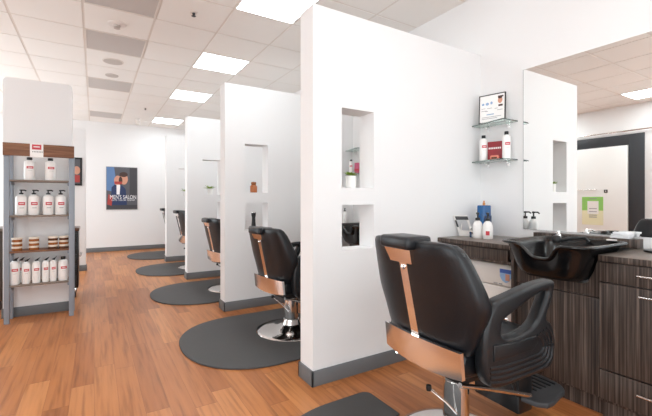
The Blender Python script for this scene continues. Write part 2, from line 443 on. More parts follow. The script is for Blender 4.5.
MB().lathe([(.034, ZT - .014), (.03, ZT - .03), (.012, ZT - .035), (.03, ZT - .045), (0, ZT - .045)], (.2, 4.44, 0), 20).build('nozzle', 'speaker', s_)
s_ = thing('ceiling_speaker', 'large round grey speaker grille in the ceiling past the second vent', 'speaker', (.21, 5.66, ZT))
MB().lathe([(0, ZT), (.125, ZT), (.122, ZT - .006), (.11, ZT - .008)], (.21, 5.66, 0)).build('rim', 'grid', s_)
MB().lathe([(.11, ZT - .008), (.06, ZT - .011), (0, ZT - .012)], (.21, 5.66, 0)).build('grille', 'speaker', s_)
tag(MB().lathe([(0, ZT), (.085, ZT), (.08, ZT - .01), (0, ZT - .012)], (.22, 6.3, 0)).build('ceiling_speaker', 'speaker'), 'smaller round grey disc in the ceiling just before the third vent', 'speaker')
for x, y, l in ((.82, 3.78, 'small dark sprinkler head in the ceiling beside the nearest light'), (.86, 8.2, 'small dark sprinkler head in the ceiling near the far lights')):
    s_ = thing('sprinkler_head', l, 'sprinkler', (x, y, ZT))
    MB().lathe([(0, ZT), (.035, ZT), (.032, ZT - .005), (0, ZT - .006)], (x, y, 0), 20).build('escutcheon', 'grid', s_)
    MB().lathe([(.014, ZT - .006), (.01, ZT - .03), (.022, ZT - .034), (0, ZT - .036)], (x, y, 0), 14).build('nozzle', 'blush', s_)
s_ = thing('security_camera', 'small white ceiling camera hanging before the far wall', 'camera', (.82, 9.3, ZT))
MB().lathe([(0, ZT), (.05, ZT), (.05, ZT - .015), (.014, ZT - .02), (.014, ZT - .06), (0, ZT - .06)], (.82, 9.3, 0), 20).build('mount', 'white_metal', s_)
MB().lathe([(0, ZT - .05), (.045, ZT - .06), (.05, ZT - .1), (.03, ZT - .135), (0, ZT - .14)], (.82, 9.3, 0), 20).build('dome', 'grid', s_)

# ------------------------------------------------------------------ floor mats (with a notch for the chair base)
def mat_mesh(cy, notch, hx, hy):
    x0, x1, hw, cx = .59, (1.45 if notch else 1.84), .64, 1.2
    pts = [(x1 - .05 + .05 * math.sin(a), -hw + .05 - .05 * math.cos(a)) for a in [PI / 2 * k / 5 for k in range(6)]]
    if notch:   # side notch for the chair base
        nr = .35; dy = math.sqrt(nr * nr - (hx - x1) ** 2)
        a0 = math.atan2(-dy, x1 - hx) % (2 * PI); a1 = math.atan2(dy, x1 - hx)
        pts += [(hx + nr * math.cos(a0 + (a1 - a0) * k / 22), nr * math.sin(a0 + (a1 - a0) * k / 22)) for k in range(23)]
    pts += [(x1 - .05 + .05 * math.cos(a), hw - .05 + .05 * math.sin(a)) for a in [PI / 2 * k / 5 for k in range(6)]]
    for k in range(1, 40):
        a = PI / 2 + PI * k / 40; ca, sa = math.cos(a), math.sin(a); e = 2 / 2.25
        pts.append((cx - (cx - x0) * abs(ca) ** e, hw * math.copysign(abs(sa) ** e, sa)))
    ol = [pts]
    if not notch: ol.append([(hx + .322 * math.cos(2 * PI * k / 48), hy + .322 * math.sin(2 * PI * k / 48)) for k in range(48)])
    return MB().shape(ol, .014, .004, lambda u, v, w_: (u, cy + v, .0075 + w_))
LOCS = ['in front of the nearest partition', 'behind the nearest partition', 'beyond the second partition', 'beyond the third partition', 'by the far wall past the fourth partition']
CHX = [1.53, 1.55, 1.60, 1.57, 1.62]
CHY = [0, -.02, -.02, 0, 0]
for k in range(5):
    y = 1.24 + SP * k
    tag(mat_mesh(y, k == 0, CHX[k], CHY[k]).build('floor_mat', 'mat', loc=(1.1, y, 0)), 'dark grey anti-fatigue floor mat ' + LOCS[k], 'mat', 'salon floor mats')

# ------------------------------------------------------------------ barber chair, facing +X, origin on the floor under the column
def back_ring(z, hw, xr, th, wrap, n=44):
    """closed section at height z: half width hw, rear face x = xr, thickness th"""
    ring = []
    for k in range(n):
        a = 2 * PI * k / n; ca, sa = math.cos(a), math.sin(a)
        e = .62
        u = math.copysign(abs(ca) ** e, ca); v = math.copysign(abs(sa) ** e, sa)
        y = hw * v; x = xr + th / 2 + th / 2 * u + wrap * y * y
        ring.append((x, y, z))
    return ring
def make_chair(label):
    r = thing('barber_chair', label, 'barber chair', (0, 0, 0), 'black barber chairs at the stations')
    MB().lathe([(0, .001), (.305, .001), (.31, .008), (.305, .014), (.27, .024), (.2, .034), (.13, .048), (.088, .07), (.075, .1), (.073, .11), (0, .11)], (0, 0, 0), 64).build('base_plate', 'chrome', r)
    MB().lathe([(0, .1), (.062, .1), (.062, .325), (.066, .33), (.066, .345), (.056, .35), (0, .35)], (0, 0, 0), 40).build('column', 'chrome', r)
    MB().lathe([(0, .33), (.052, .335), (.052, .42), (0, .42)], (0, 0, 0), 32).box(-.19, .2, -.2, .2, .415, .455, .008).build('seat_frame', 'black', r)
    l = MB().tube([(-.05, -.05, .19), (-.13, -.06, .27), (-.225, -.055, .352)], .0055).build('pump_lever', 'chrome', r)
    MB().lathe([(0, -.016), (.011, -.012), (.013, 0), (.011, .012), (0, .016)], (-.23, -.055, .357), 16).build('knob', 'black', l)
    # seat cushion
    prof = [(-.2, .455), (.28, .455), (.325, .475), (.335, .53), (.31, .575), (.2, .59), (-.15, .565), (-.21, .55)]
    MB().shape([smooth_loop(prof, 4)], .47, .025, lambda u, v, w_: (u, w_, v)).build('seat', 'leather', r)
    # backrest
    Z = [(.545, .20, -.22, .05), (.555, .245, -.244, .10), (.60, .268, -.254, .125), (.68, .296, -.270, .15), (.74, .318, -.284, .165), (.775, .324, -.292, .165), (.83, .315, -.306, .16),
         (.90, .300, -.323, .145), (.965, .284, -.339, .13), (1.0, .270, -.345, .11), (1.017, .254, -.342, .085), (1.023, .228, -.335, .05)]
    MB().loft([back_ring(z, hw, xr, th, .3) for z, hw, xr, th in Z]).build('backrest', 'leather', r, angle=55)
    # headrest block and its metal slide
    hr = MB(); hr.box(-.385, -.24, -.088, .108, .985, 1.042, .016, 3); hr.build('headrest', 'leather', r)
    xr = lambda z: -.250 - (z - .58) * .218
    s1 = MB(); s1.loft([[(xr(.92) - .020, -.070, .922), (xr(.92) - .020, .074, .922), (xr(.92), .074, .922), (xr(.92), -.070, .922)],
                        [(xr(.985) - .024, -.078, .985), (xr(.985) - .024, .098, .985), (xr(.985), .098, .985), (xr(.985), -.078, .985)]])
    s1.build('headrest_plate', 'steel', r)
    MB().loft([[(xr(z) - .010, -.024, z), (xr(z) - .010, .024, z), (xr(z) + .01, .024, z), (xr(z) + .01, -.024, z)] for z in (.56, .75, .94)]).build('back_strap', 'steel', r)
    MB().lathe([(0, -.022), (.009, -.02), (.011, -.01), (.011, 0)], (xr(.9) , 0, .9), 14, 'X').build('strap_screw', 'chrome', r)
    # curved chrome band below the backrest
    rows = []
    N = 24
    for zt in (0, 1):
        for side in (0, 1): pass
    ring = []
    def bx(y): return -.266 + .3 * y * y
    front, back = [], []
    o = bmesh.new(); vs = []
    for k in range(N + 1):
        y = -.258 + .478 * k / N
        zb = .452 + .02 * (abs(y) / .255) ** 2; zt_ = .585
        x = bx(y)
        vs.append([o.verts.new(p) for p in ((x, y, zb), (x - .012, y, zt_), (x + .006, y, zt_ + .0), (x + .018, y, zb))])
    for a, b in zip(vs, vs[1:]):
        for k in range(4): o.faces.new((a[k], a[(k + 1) % 4], b[(k + 1) % 4], b[k]))
    o.faces.new(vs[0][::-1]); o.faces.new(vs[-1]); bmesh.ops.recalc_face_normals(o, faces=o.faces)
    MB().add(o).build('back_band', 'steel', r)
    MB().box(-.225, -.16, -.17, .17, .44, .52, .01).build('back_hinge', 'black', r)
    # arms
    TR = lambda L_: [(u if u > -.08 else -.08 + (u + .08) * .60, v - (.028 if v > .6 else 0) * max(0, min(1, (.16 - u) / .14)) * max(0, min(1, (v - .6) / .12))) for u, v in L_]
    outer = [(-.298, .52), (-.299, .60), (-.290, .68), (-.268, .74), (-.225, .785), (-.17, .812), (-.05, .828), (.1, .838), (.225, .836), (.262, .825), (.262, .80),
             (.235, .73), (.205, .68), (.21, .655), (.24, .635), (.262, .58), (.265, .52), (.245, .455), (.19, .43), (.06, .426), (-.1, .422), (-.2, .43), (-.27, .465)]
    hole = [(-.115, .645), (-.125, .69), (-.09, .73), (.0, .762), (.10, .782), (.19, .79), (.205, .778), (.17, .72), (.125, .665), (.06, .635), (-.04, .625)]
    for sgn in (-1, 1):
        yc = sgn * .275
        a = MB().shape([smooth_loop(TR(outer), 4), smooth_loop(TR(hole), 4)], .062, .018, lambda u, v, w_: (u + .045, yc + w_, v), 3).build('armrest', 'arm', r, angle=50)
        # raised ribs and panel on the outer side
        ys = yc + sgn * .032
        rb = MB()
        for k in range(4):
            g = .022 * k
            path = [(-.255 + .0 * k, .462 + g * .9), (-.1, .447 + g), (.1, .449 + g), (.185 - g * .5, .457 + g), (.228 - g, .49 + g * .6), (.238 - g, .55), (.222 - g, .60 - g * .2), (.19 - g, .625 - g * .3)]
            sm = []
            for i in range(len(path) - 1):
                for j in range(5):
                    t = j / 5; p0 = path[max(i - 1, 0)]; p1 = path[i]; p2 = path[i + 1]; p3 = path[min(i + 2, len(path) - 1)]
                    sm.append(tuple(.5 * (2 * p1[q] + (p2[q] - p0[q]) * t + (2 * p0[q] - 5 * p1[q] + 4 * p2[q] - p3[q]) * t * t + (3 * p1[q] - p0[q] - 3 * p2[q] + p3[q]) * t ** 3) for q in (0, 1)))
            sm.append(path[-1])
            rb.tube([(u + .045, ys - sgn * .004, v) for u, v in TR(sm)], .0075, 8)
        rb.build('ribbing', 'arm', a)
        pan = [(-.225, .545), (.09, .548), (.125, .575), (.11, .605), (-.05, .602), (-.225, .615)]
        MB().shape([TR(pan)], .012, .004, lambda u, v, w_: (u + .045, ys + w_, v)).build('side_panel', 'arm', a)
    MB().tube([(-.12, -.255, .69), (-.03, -.27, .70), (-.005, -.28, .695)], .008).build('recline_lever', 'chrome', r)
    # footrest
    for sgn in (-1, 1):
        MB().tube([(-.2, sgn * .205, .425), (.05, sgn * .205, .345), (.28, sgn * .2, .262)], .011).build('footrest_bar', 'chrome', r)
    MB().tube([(.17, -.155, .42), (.25, -.155, .245)], .009).tube([(.17, .155, .42), (.25, .155, .245)], .009).box(.27, .38, -.15, .12, .14, .43, .012).build('footrest_support', 'black', r)
    fp = [(.30, -.22), (.49, -.225), (.58, -.19), (.615, -.1), (.615, .1), (.58, .19), (.49, .225), (.30, .22)]
    f = MB().shape([smooth_loop(fp, 4)], .028, .009, lambda u, v, w_: (u, v, .222 + w_ + (u - .22) * -.03)).build('footrest', 'blush', r)
    g = MB()
    for x in (.41, .45, .49, .53, .57): g.box(x - .006, x + .006, -.15, .15, .232 - (x - .22) * .03, .242 - (x - .22) * .03, .002)
    g.build('tread', 'black', f)
    return r
CH = [(1.515, 1.25, -3, 0, 'black barber chair with chrome back band in the foreground before the washbasin'),
      (1.55, 1.22 + SP, 7, -.06, 'black barber chair seen between the first and second partitions'),
      (1.60, 1.22 + 2 * SP, 7, -.06, 'black barber chair seen between the second and third partitions'),
      (1.57, 1.24 + 3 * SP, 6, 0, 'black barber chair seen between the third and fourth partitions'),
      (1.62, 1.24 + 4 * SP, 6, 0, 'farthest black barber chair peeking out past the fourth partition')]
ch0 = make_chair(CH[0][4])
for k, (x, y, a, dz, lab) in enumerate(CH):
    c = ch0 if k == 0 else copy_tree(ch0, label=lab)
    c.location = (x, y, 0); c.rotation_euler = (0, 0, math.radians(a))
    for q in c.children:
        if q.name.split('.')[0] not in ('base_plate', 'column', 'pump_lever'): q.location.z += dz
        if k and q.name.split('.')[0] == 'headrest': q.location.z -= .018
        if dz and q.name.split('.')[0] == 'column': q.scale.z = .9

# ------------------------------------------------------------------ station 1: counters, cabinets, bowl
FX = 2.36
def handle(x, y0, y1, z, parent):
    MB().tube([(x - .03, y0, z), (x - .03, y1, z)], .006).box(x - .03, x, y0 + .01, y0 + .018, z - .004, z + .004).box(x - .03, x, y1 - .018, y1 - .01, z - .004, z + .004).build('handle', 'chrome', parent)
def worktop(y0, y1, label):
    t = thing('worktop', label, 'countertop', (FX, (y0 + y1) / 2, .872))
    MB().box(FX - .01, XW, y0, y1, .872, .902, .002).build('slab', 'counter', t)
    MB().box(FX - .014, FX - .008, y0, y1, .868, .900, .001).build('edge_strip', 'cabinet', t)
    return t
wt_l = worktop(1.475, Y1 - .002, 'dark wood-look worktop holding the blue bottle, against the nearest partition')
wt_r = worktop(.1, .985, 'dark wood-look worktop to the right of the washbasin')
dk = thing('vanity_desk', 'dark striped wood apron desk unit under the left worktop', 'desk', (FX, 1.8, 0))
dr = MB().box(FX, FX + .02, 1.52, 2.10, .785, .862, .001).build('drawer', 'cabinet', dk)
MB().box(FX + .02, 2.85, 1.50, 2.10, .80, .868, .001).box(FX + .005, 2.87, 1.50, 2.10, .765, .785, .001).build('apron', 'cabinet', dk)
MB().box(FX, 2.87, 1.476, 1.498, 0, .868, .001).build('side_panel', 'cabinet', dk)
fr = thing('towel_cabinet', 'white undercounter cabinet with a blue shield sticker', 'cabinet', (2.42, 1.8, 0))
fb = MB().box(2.44, 2.84, 1.51, 2.09, .02, .755, .006).build('body', 'fridge', fr)
MB().box(2.42, 2.438, 1.512, 2.088, .605, .752, .004).build('door', 'fridge', fr)
MB().box(2.42, 2.438, 1.512, 2.088, .03, .597, .004).build('lower_door', 'fridge', fr)
st = thing('shield_sticker', 'blue and white shield-shaped sticker on the white undercounter cabinet', 'sticker', (2.418, 1.54, .70))
def shield(w0, z0, z1, s=1):
    return [(-w0, z1), (w0, z1), (w0, z0 + .04), (w0 * .6, z0 + .012), (0, z0), (-w0 * .6, z0 + .012), (-w0, z0 + .04)]
MB().shape([shield(.042, .628, .722)], .002, .0003, lambda u, v, w_: (2.4185 + w_, 1.575 + u, v)).build('backing', 'sticker_light', st)
MB().box(2.4155, 2.4175, 1.533, 1.617, .695, .722).build('band', 'sticker_blue', st)
MB().box(2.4155, 2.4175, 1.545, 1.575, .645, .69).build('emblem', 'skin', st)
MB().box(2.4155, 2.4195, 1.60, 1.625, .613, .619).box(2.4155, 2.4195, 1.635, 1.665, .613, .619).build('printed_text', 'grey_print', fr)

bc = thing('basin_cabinet', 'dark striped wood cabinet directly below the black washbasin', 'cabinet', (FX, 1.23, 0))
cy = 1.215
cut = [(.99, 0.66), (1.472, .66), (1.472, .868), (cy + .215, .868), (cy + .195, .80), (cy + .165, .735), (cy + .14, .725), (cy - .14, .725), (cy - .165, .735), (cy - .195, .80), (cy - .215, .868), (.99, .868)]
MB().shape([cut], .018, .001, lambda u, v, w_: (FX + .03 + w_, u, v)).build('fascia', 'cabinet', bc)
MB().box(FX + .02, FX + .038, .992, 1.47, .115, .655, .001).build('door', 'cabinet', bc)
MB().box(FX + .04, 2.87, .992, 1.008, .1, .66, .001).box(FX + .04, 2.87, 1.455, 1.47, .1, .66, .001).box(FX + .04, 2.87, 1.008, 1.455, .1, .115, .001).build('body', 'cabinet', bc)
MB().box(FX + .07, 2.87, .992, 1.47, 0, .1).build('toe_kick', 'cabinet', bc)
dc = thing('drawer_cabinet', 'dark striped wood drawer cabinet at the right edge, right of the washbasin', 'cabinet', (FX, .55, 0))
MB().box(FX + .02, 2.87, .1, .985, .1, .868, .001).build('body', 'cabinet', dc)
MB().box(FX + .05, 2.87, .1, .985, 0, .1).build('toe_kick', 'cabinet', dc)
for y0, y1 in ((.56, .983), (.11, .553)):
    for nm, z0, z1, hz in (('drawer', .757, .862, .815), ('door', .283, .75, .712), ('drawer', .12, .276, .215)):
        p = MB().box(FX, FX + .019, y0, y1, z0, z1, .0015).build(nm, 'cabinet', dc)
        if nm == 'door': handle(FX, y0 + .04, y0 + .235, hz, p)
        else: handle(FX, y0 + .04, y0 + .245, hz, p)

# backsplash ledge and mirror
lg = tag(MB().box(2.80, XW, .965, 1.60, .903, .96, .002).build('backsplash_ledge', 'cabinet', loc=(2.84, 1.28, .9)), 'raised dark wood ledge behind the washbasin under the mirror', 'ledge')
mr = thing('wall_mirror', 'large frameless mirror on the right wall above the washbasin', 'mirror', (XW, 1.0, 1.6))
MB().box(XW - .008, XW, -.4, 1.726, .972, 2.226, .001).build('glass', 'mirror', mr, smooth=False)
MB().box(XW - .0085, XW, 1.726, 1.7285, .972, 2.226).build('edge', 'grey_print', mr, smooth=False)

# shampoo bowl
def make_bowl():
    r = thing('shampoo_bowl', 'glossy black shampoo bowl with a neck scoop set between the worktops', 'washbasin', (2.44, cy, .72))
    x0, x1, hw, n = 2.155, 2.735, .258, 140
    cxb = (x0 + x1) / 2; hx = (x1 - x0) / 2
    def ring(fx, fy, z, dx=0, sc=0.0, e=.42, zt=None):
        out = []
        ax_, ay_ = hx * fx, hw * fy; rd = (.075 + .14 * (e - .42)) * min(fx, fy) + .02
        raw = rrect(0, 0, ax_, ay_, min(rd, ax_ * .95, ay_ * .95), 8); raw.append(raw[0])
        cum = [0]
        for p, q in zip(raw, raw[1:]): cum.append(cum[-1] + math.hypot(q[0] - p[0], q[1] - p[1]))
        j = 0
        for k in range(n):
            t = cum[-1] * k / n
            while cum[j + 1] < t: j += 1
            f_ = (t - cum[j]) / max(cum[j + 1] - cum[j], 1e-9)
            x = cxb + dx + raw[j][0] * (1 - f_) + raw[j + 1][0] * f_; y = cy + raw[j][1] * (1 - f_) + raw[j + 1][1] * f_
            k2 = math.exp(-((y - cy) / .085) ** 4) * max(0, min(1, (cxb - .06 - x) / .16)) * sc
            out.append((x + .035 * k2, y, z - .082 * k2))
        return out
    R = [ring(.46, .44, .738, -.015, e=.6), ring(.60, .58, .744, -.015, e=.55), ring(.70, .68, .772, -.015, .1, e=.5), ring(.79, .76, .83, -.01, .45), ring(.87, .84, .90, -.005, .85), ring(.905, .885, .928, 0, 1),
         ring(.985, .97, .938, 0, 1), ring(1, .995, .943, 0, 1), ring(.99, .985, .951, 0, 1), ring(.95, .935, .953, 0, 1),
         ring(.905, .88, .945, 0, 1), ring(.87, .84, .91, 0, .9), ring(.78, .76, .83, -.01, .4), ring(.56, .54, .775, -.01, 0), ring(.3, .3, .755, -.01, 0, e=.7)]
    MB().loft(R).build('basin', 'bowl', r, angle=60)
    MB().lathe([(0, .0), (.028, .0), (.028, .004), (0, .004)], (cxb - .02, cy, .756), 20).build('drain', 'chrome', r)
    fc = MB().lathe([(0, .0), (.02, 0), (.018, .02), (.010, .028), (.009, .045), (0, .048)], (2.69, cy + .15, .945), 18).tube([(2.69, cy + .15, .978), (2.65, cy + .14, .985), (2.62, cy + .13, .975)], .006).build('faucet', 'chrome', r)
    MB().tube([(2.68, cy - .04, .935), (2.675, cy - .02, .96), (2.62, cy + .03, .955), (2.55, cy + .08, .94)], [.009, .009, .010, .012]).lathe([(0, 0), (.022, .0), (.026, .03), (.02, .045), (0, .05)], (2.55, cy + .09, .925), 18).build('spray_hose', 'black', r)
    MB().box(2.69, 2.715, cy - .18, cy - .13, .951, .96, .003).build('vacuum_breaker', 'white_metal', r)
    return r
bowl = make_bowl()

# things on the worktop and ledge
def pump_bottle(label, loc, r, h, group=None, cat='bottle', name='pump_bottle', body='bottle', label_w=True, ang=-2.3):
    t = thing(name, label, cat, loc, group); x, y, z = loc
    MB().lathe([(0, z), (r * .93, z), (r, z + .006), (r, z + h * .70), (r * .94, z + h * .78), (r * .6, z + h * .84), (r * .33, z + h * .87), (r * .33, z + h * .9), (0, z + h * .9)], (x, y, 0), 28).build('body', body, t)
    p = MB().lathe([(0, z + h * .88), (r * .4, z + h * .88), (r * .4, z + h * .94), (r * .14, z + h * .95), (r * .14, z + h * 1.03), (r * .3, z + h * 1.035), (r * .3, z + h * 1.08), (0, z + h * 1.085)], (x, y, 0), 16)
    p.tube([(x, y, z + h * 1.055), (x + math.cos(ang) * r * .6, y + math.sin(ang) * r * .6, z + h * 1.058), (x + math.cos(ang) * r * .95, y + math.sin(ang) * r * .95, z + h * 1.03)], r * .14, 8)
    p.build('pump', 'cap', t)
    return t
def round_bottle(label, loc, group):
    t = thing('pump_bottle', label, 'bottle', loc, group); x, y, z = loc
    MB().lathe([(0, z), (.032, z), (.0365, z + .008), (.038, z + .05), (.037, z + .09), (.033, z + .112), (.024, z + .128), (.016, z + .134), (.016, z + .142), (0, z + .142)], (x, y, 0), 32).build('body', 'bottle', t)
    p = MB().lathe([(0, z + .138), (.018, z + .138), (.018, z + .158), (.006, z + .16), (.006, z + .185), (.012, z + .187), (.012, z + .20), (0, z + .202)], (x, y, 0), 16)
    p.tube([(x, y, z + .194), (x - .026, y - .022, z + .194), (x - .036, y - .03, z + .182)], .006, 8)
    p.build('pump', 'cap', t)
    return t
def wrap_label(parent, c, r, z0, z1, a0, a1, m, name='label'):
    rows = []
    for z in (z0, z1): rows.append([(c[0] + r * math.cos(a0 + (a1 - a0) * k / 8), c[1] + r * math.sin(a0 + (a1 - a0) * k / 8), z) for k in range(9)])
    return MB().strip(rows).build(name, m, parent)
CT = .9025
a = round_bottle('white round pump bottle with red mark on the worktop, nearer of the pair', (2.572, 1.822, CT), 'white pump bottles on the worktop')
wrap_label(a, (2.572, 1.822), .0388, CT + .03, CT + .062, -2.9, -2.2, 'red')
round_bottle('white round pump bottle on the worktop, farther of the pair', (2.560, 1.902, CT), 'white pump bottles on the worktop')
t = thing('spray_bottle', 'blue bottle with dark label and orange nozzle in the worktop corner', 'bottle', (2.745, 1.98, CT))
bx_, by_ = 2.745, 1.98
MB().shape([rrect(bx_, by_, .052, .036, .018)], .255, .008, lambda u, v, w_: (u, v, CT + .1275 + w_)).build('body', 'blue', t)
MB().box(bx_ - .048, bx_ + .045, by_ - .0385, by_ - .0365, CT + .03, CT + .17).build('label', 'navy', t)
MB().lathe([(0, 0), (.010, 0), (.010, .02), (.006, .024), (.006, .038), (0, .038)], (bx_, by_, CT + .254), 14).build('nozzle', 'orange', t)
# tilted card stand and glass dome left of them
t = thing('display_stand', 'silver and black tilted display stand on the worktop beside the white bottles', 'display stand', (2.58, 2.04, CT))
def st_(u, v, w_):  # panel leaning, facing the camera
    base = Vector((2.615, 2.045, CT)); a = math.radians(-38)
    dx = Vector((math.cos(a), math.sin(a), 0)); up = Vector((-.32 * math.cos(a), -.32 * math.sin(a), 1)).normalized(); nn = dx.cross(up)
    p = base + dx * u + up * v + nn * w_ ; return (p.x, p.y, p.z)
MB().shape([[(-.058, 0), (.058, 0), (.058, .18), (-.058, .18)], [(-.04, .05), (.04, .05), (.04, .14), (-.04, .14)]], .006, .001, st_).build('frame', 'white_metal', t)
MB().shape([[(-.045, .142), (.055, .142), (.055, .172), (-.045, .172)]], .002, .0003, lambda u, v, w_: st_(u, v, w_ + .004)).build('top_band', 'blush', t)
MB().shape([[(-.057, .08), (-.042, .08), (-.042, .138), (-.057, .138)]], .002, .0003, lambda u, v, w_: st_(u, v, w_ + .004)).build('side_band', 'blush', t)
MB().tube([(2.59, 2.09, CT + .004), (2.60, 2.085, CT + .1)], .004).build('leg', 'white_metal', t)
jx, jy = 2.60, 1.965
t = thing('glass_jar', 'small clear glass jar in front of the display stand', 'jar', (jx, jy, CT))
MB().lathe([(0, CT), (.034, CT), (.036, CT + .008), (.036, CT + .05), (.028, CT + .07), (.012, CT + .08), (0, CT + .082)], (jx, jy, 0), 28).build('body', 'clear', t)
MB().lathe([(.0366, CT + .045), (.038, CT + .048), (.0366, CT + .053)], (jx, jy, 0), 28).build('rim', 'white_metal', t)
# papers
for k, (z, r_, lab) in enumerate(((.9605, .05, 'white paper booklet at the bottom of the pile on the ledge'), (.9735, -.12, 'white paper booklet in the middle of the pile on the ledge'), (.9865, .2, 'white paper booklet fanned open on top of the pile on the ledge'))):
    p = MB().box(-.03, .03, -.05, .05, 0, .012, .001).build('booklet', 'paper'); p.location = (2.835, 1.06 - .006 * k, z); p.rotation_euler = (0, 0, r_)
    tag(p, lab, 'booklet', 'paper booklets on the ledge')
t = tag(MB().shape([[(math.cos(a) * .075, math.sin(a) * .05) for a in [2 * PI * k / 32 for k in range(32)]]], .012, .004, lambda u, v, w_: (2.74 + u, .86 + v, CT + .0065 + w_)).build('tray', 'black', loc=(2.74, .86, CT)), 'oval black tray on the worktop right of the washbasin', 'tray')

# glass shelves
def glass_shelf(z, label):
    t = thing('glass_shelf', label, 'shelf', (XW, 1.95, z), 'glass shelves in the nearest partition corner')
    pts = [(2.773, 2.116), (2.773 - .0, 2.05)] + [(2.70 + .03 - .03 * math.cos(a), 1.80 - .03 * math.sin(a)) for a in [PI / 2 * k / 4 for k in range(5)]]
    pts = [(2.772, Y1 - .001), (2.705, 1.80), (2.712, 1.782), (2.73, 1.776), (XW - .001, 1.776), (XW - .001, Y1 - .001)]
    MB().shape([pts], .010, .0005, lambda u, v, w_: (u, v, z - .005 + w_)).build('pane', 'glass', t, smooth=False)
    for y in (1.85, 2.04):
        MB().box(XW - .035, XW - .001, y - .009, y + .009, z - .03, z - .0105, .003).box(XW - .006, XW - .001, y - .012, y + .012, z - .05, z - .012, .002).build('bracket', 'chrome', t)
    return t
sh1 = glass_shelf(1.838, 'upper clear glass corner shelf carrying the framed certificate')
sh2 = glass_shelf(1.528, 'lower clear glass corner shelf carrying two white bottles')
# framed certificate on the upper shelf: foot from (2.735,1.86) to (2.86,1.80) facing the camera
def frame_map(p0, p1, lean=.06):
    a = Vector(p0); b = Vector(p1); dx = (b - a).normalized(); nn = Vector((dx.y, -dx.x, 0))
    up = (Vector((0, 0, 1)) - nn * lean).normalized()
    return (b - a).length, (lambda u, v, w_: tuple(a + dx * u + up * v + nn * w_))
def quad(mb, f, u0, u1, v0, v1, w_): mb.poly([f(u0, v0, w_), f(u1, v0, w_), f(u1, v1, w_), f(u0, v1, w_)]); return mb
def disc(mb, f, cu, cv, ru, rv, w_, n=20): mb.poly([f(cu + ru * math.cos(2 * PI * k / n), cv + rv * math.sin(2 * PI * k / n), w_) for k in range(n)]); return mb
L, f = frame_map((2.768, 2.045, 1.8395), (2.815, 1.835, 1.8395), .05)
H = .235
t = thing('framed_certificate', 'black framed white certificate with a small portrait on the upper glass shelf', 'picture frame', (2.79, 1.94, 1.84))
MB().shape([[(0, 0), (L, 0), (L, H), (0, H)], [(.007, .007), (L - .007, .007), (L - .007, H - .007), (.007, H - .007)]], .014, .001, lambda u, v, w_: f(u, v, w_)).build('frame', 'black', t)
MB().shape([[(.005, .005), (L - .005, .005), (L - .005, H - .005), (.005, H - .005)]], .006, 0.0, lambda u, v, w_: f(u, v, w_)).build('sheet', 'card', t)
b = MB(); disc(b, f, L * .80, .175, .018, .026, .0045); b.build('portrait_face', 'skin', t)
b = MB(); quad(b, f, L * .72, L * .92, .20, .212, .005); disc(b, f, L * .8, .197, .017, .01, .0055); quad(b, f, L * .74, L * .9, .125, .14, .0045); b.build('portrait_hair', 'hair', t)
b = MB(); disc(b, f, L * .32, .158, .014, .012, .0045); disc(b, f, L * .48, .162, .01, .012, .0045); disc(b, f, L * .16, .158, .011, .01, .0045); quad(b, f, L * .3, L * .58, .064, .072, .0045); b.build('emblems', 'poster_sky', t)
b = MB()
for (u0, u1, v) in ((.1, .25, .12), (.32, .5, .118), (.6, .72, .11), (.25, .35, .095), (.1, .3, .1), (.12, .85, .045), (.12, .7, .032), (.7, .9, .095)): quad(b, f, L * u0, L * u1, v, v + .004, .0045)
b.build('printed_lines', 'grey_print', t)
# bottles and box on the lower shelf
def cap_bottle(name, label, loc, r, h, group, face, slant=False):
    t = thing(name, label, 'bottle', loc, group); x, y, z = loc
    MB().lathe([(0, z), (r * .92, z), (r, z + .006), (r, z + h * .74), (r * .92, z + h * .82), (r * .55, z + h * .87), (r * .42, z + h * .885), (0, z + h * .885)], (x, y, 0), 28).build('body', 'bottle', t)
    if slant:
        MB().loft([[(x + r * .42 * math.cos(2 * PI * k / 14), y + r * .42 * math.sin(2 * PI * k / 14), z + h * .87) for k in range(14)],
                   [(x + r * .42 * math.cos(2 * PI * k / 14) + .004, y + r * .42 * math.sin(2 * PI * k / 14), z + h * .93) for k in range(14)],
                   [(x + r * .45 * math.cos(2 * PI * k / 14) + .02, y + r * .4 * math.sin(2 * PI * k / 14), z + h * (1.0 + .035 * math.cos(2 * PI * k / 14))) for k in range(14)]]).build('cap', 'cap', t)
    else: MB().lathe([(0, z + h * .875), (r * .5, z + h * .875), (r * .5, z + h * .99), (r * .42, z + h), (0, z + h)], (x, y, 0), 18).build('cap', 'cap', t)
    lb = wrap_label(t, (x, y), r * 1.012, z + h * .50, z + h * .60, face - .62, face + .62, 'red')
    b = MB()
    for zz in (.41,): b.strip([[(x + r * 1.012 * math.cos(face + q), y + r * 1.012 * math.sin(face + q), z + h * zz_) for q in (-.4, -.2, 0, .2, .4)] for zz_ in (zz, zz + .008)])
    b.build('printed_lines', 'grey_print', t)
    b = MB().strip([[(x + r * 1.02 * math.cos(face + q), y + r * 1.02 * math.sin(face + q), z + h * zz_) for q in (-.4, -.2, 0, .2, .4)] for zz_ in (.54, .56)])
    b.build('brand_line', 'card', lb)
    return t
fc1 = -2.25
zb = 1.5285
cap_bottle('shampoo_bottle', 'white bottle with black cap left of the crimson box on the lower glass shelf', (2.795, 2.02, zb), .032, .215, 'bottles on the lower glass shelf', fc1)
cap_bottle('shampoo_bottle', 'white bottle with black cap right of the crimson box on the lower glass shelf', (2.83, 1.835, zb), .032, .225, 'bottles on the lower glass shelf', fc1)
L, f = frame_map((2.80, 1.985, zb + .0005), (2.835, 1.872, zb + .0005), 0)
t = thing('product_box', 'crimson box between the two white bottles on the lower glass shelf', 'box', (2.81, 1.93, zb))
MB().shape([[(0, 0), (L, 0), (L, .155), (0, .155)]], .03, .001, lambda u, v, w_: f(u, v, w_ - .016)).build('carton', 'crimson', t)
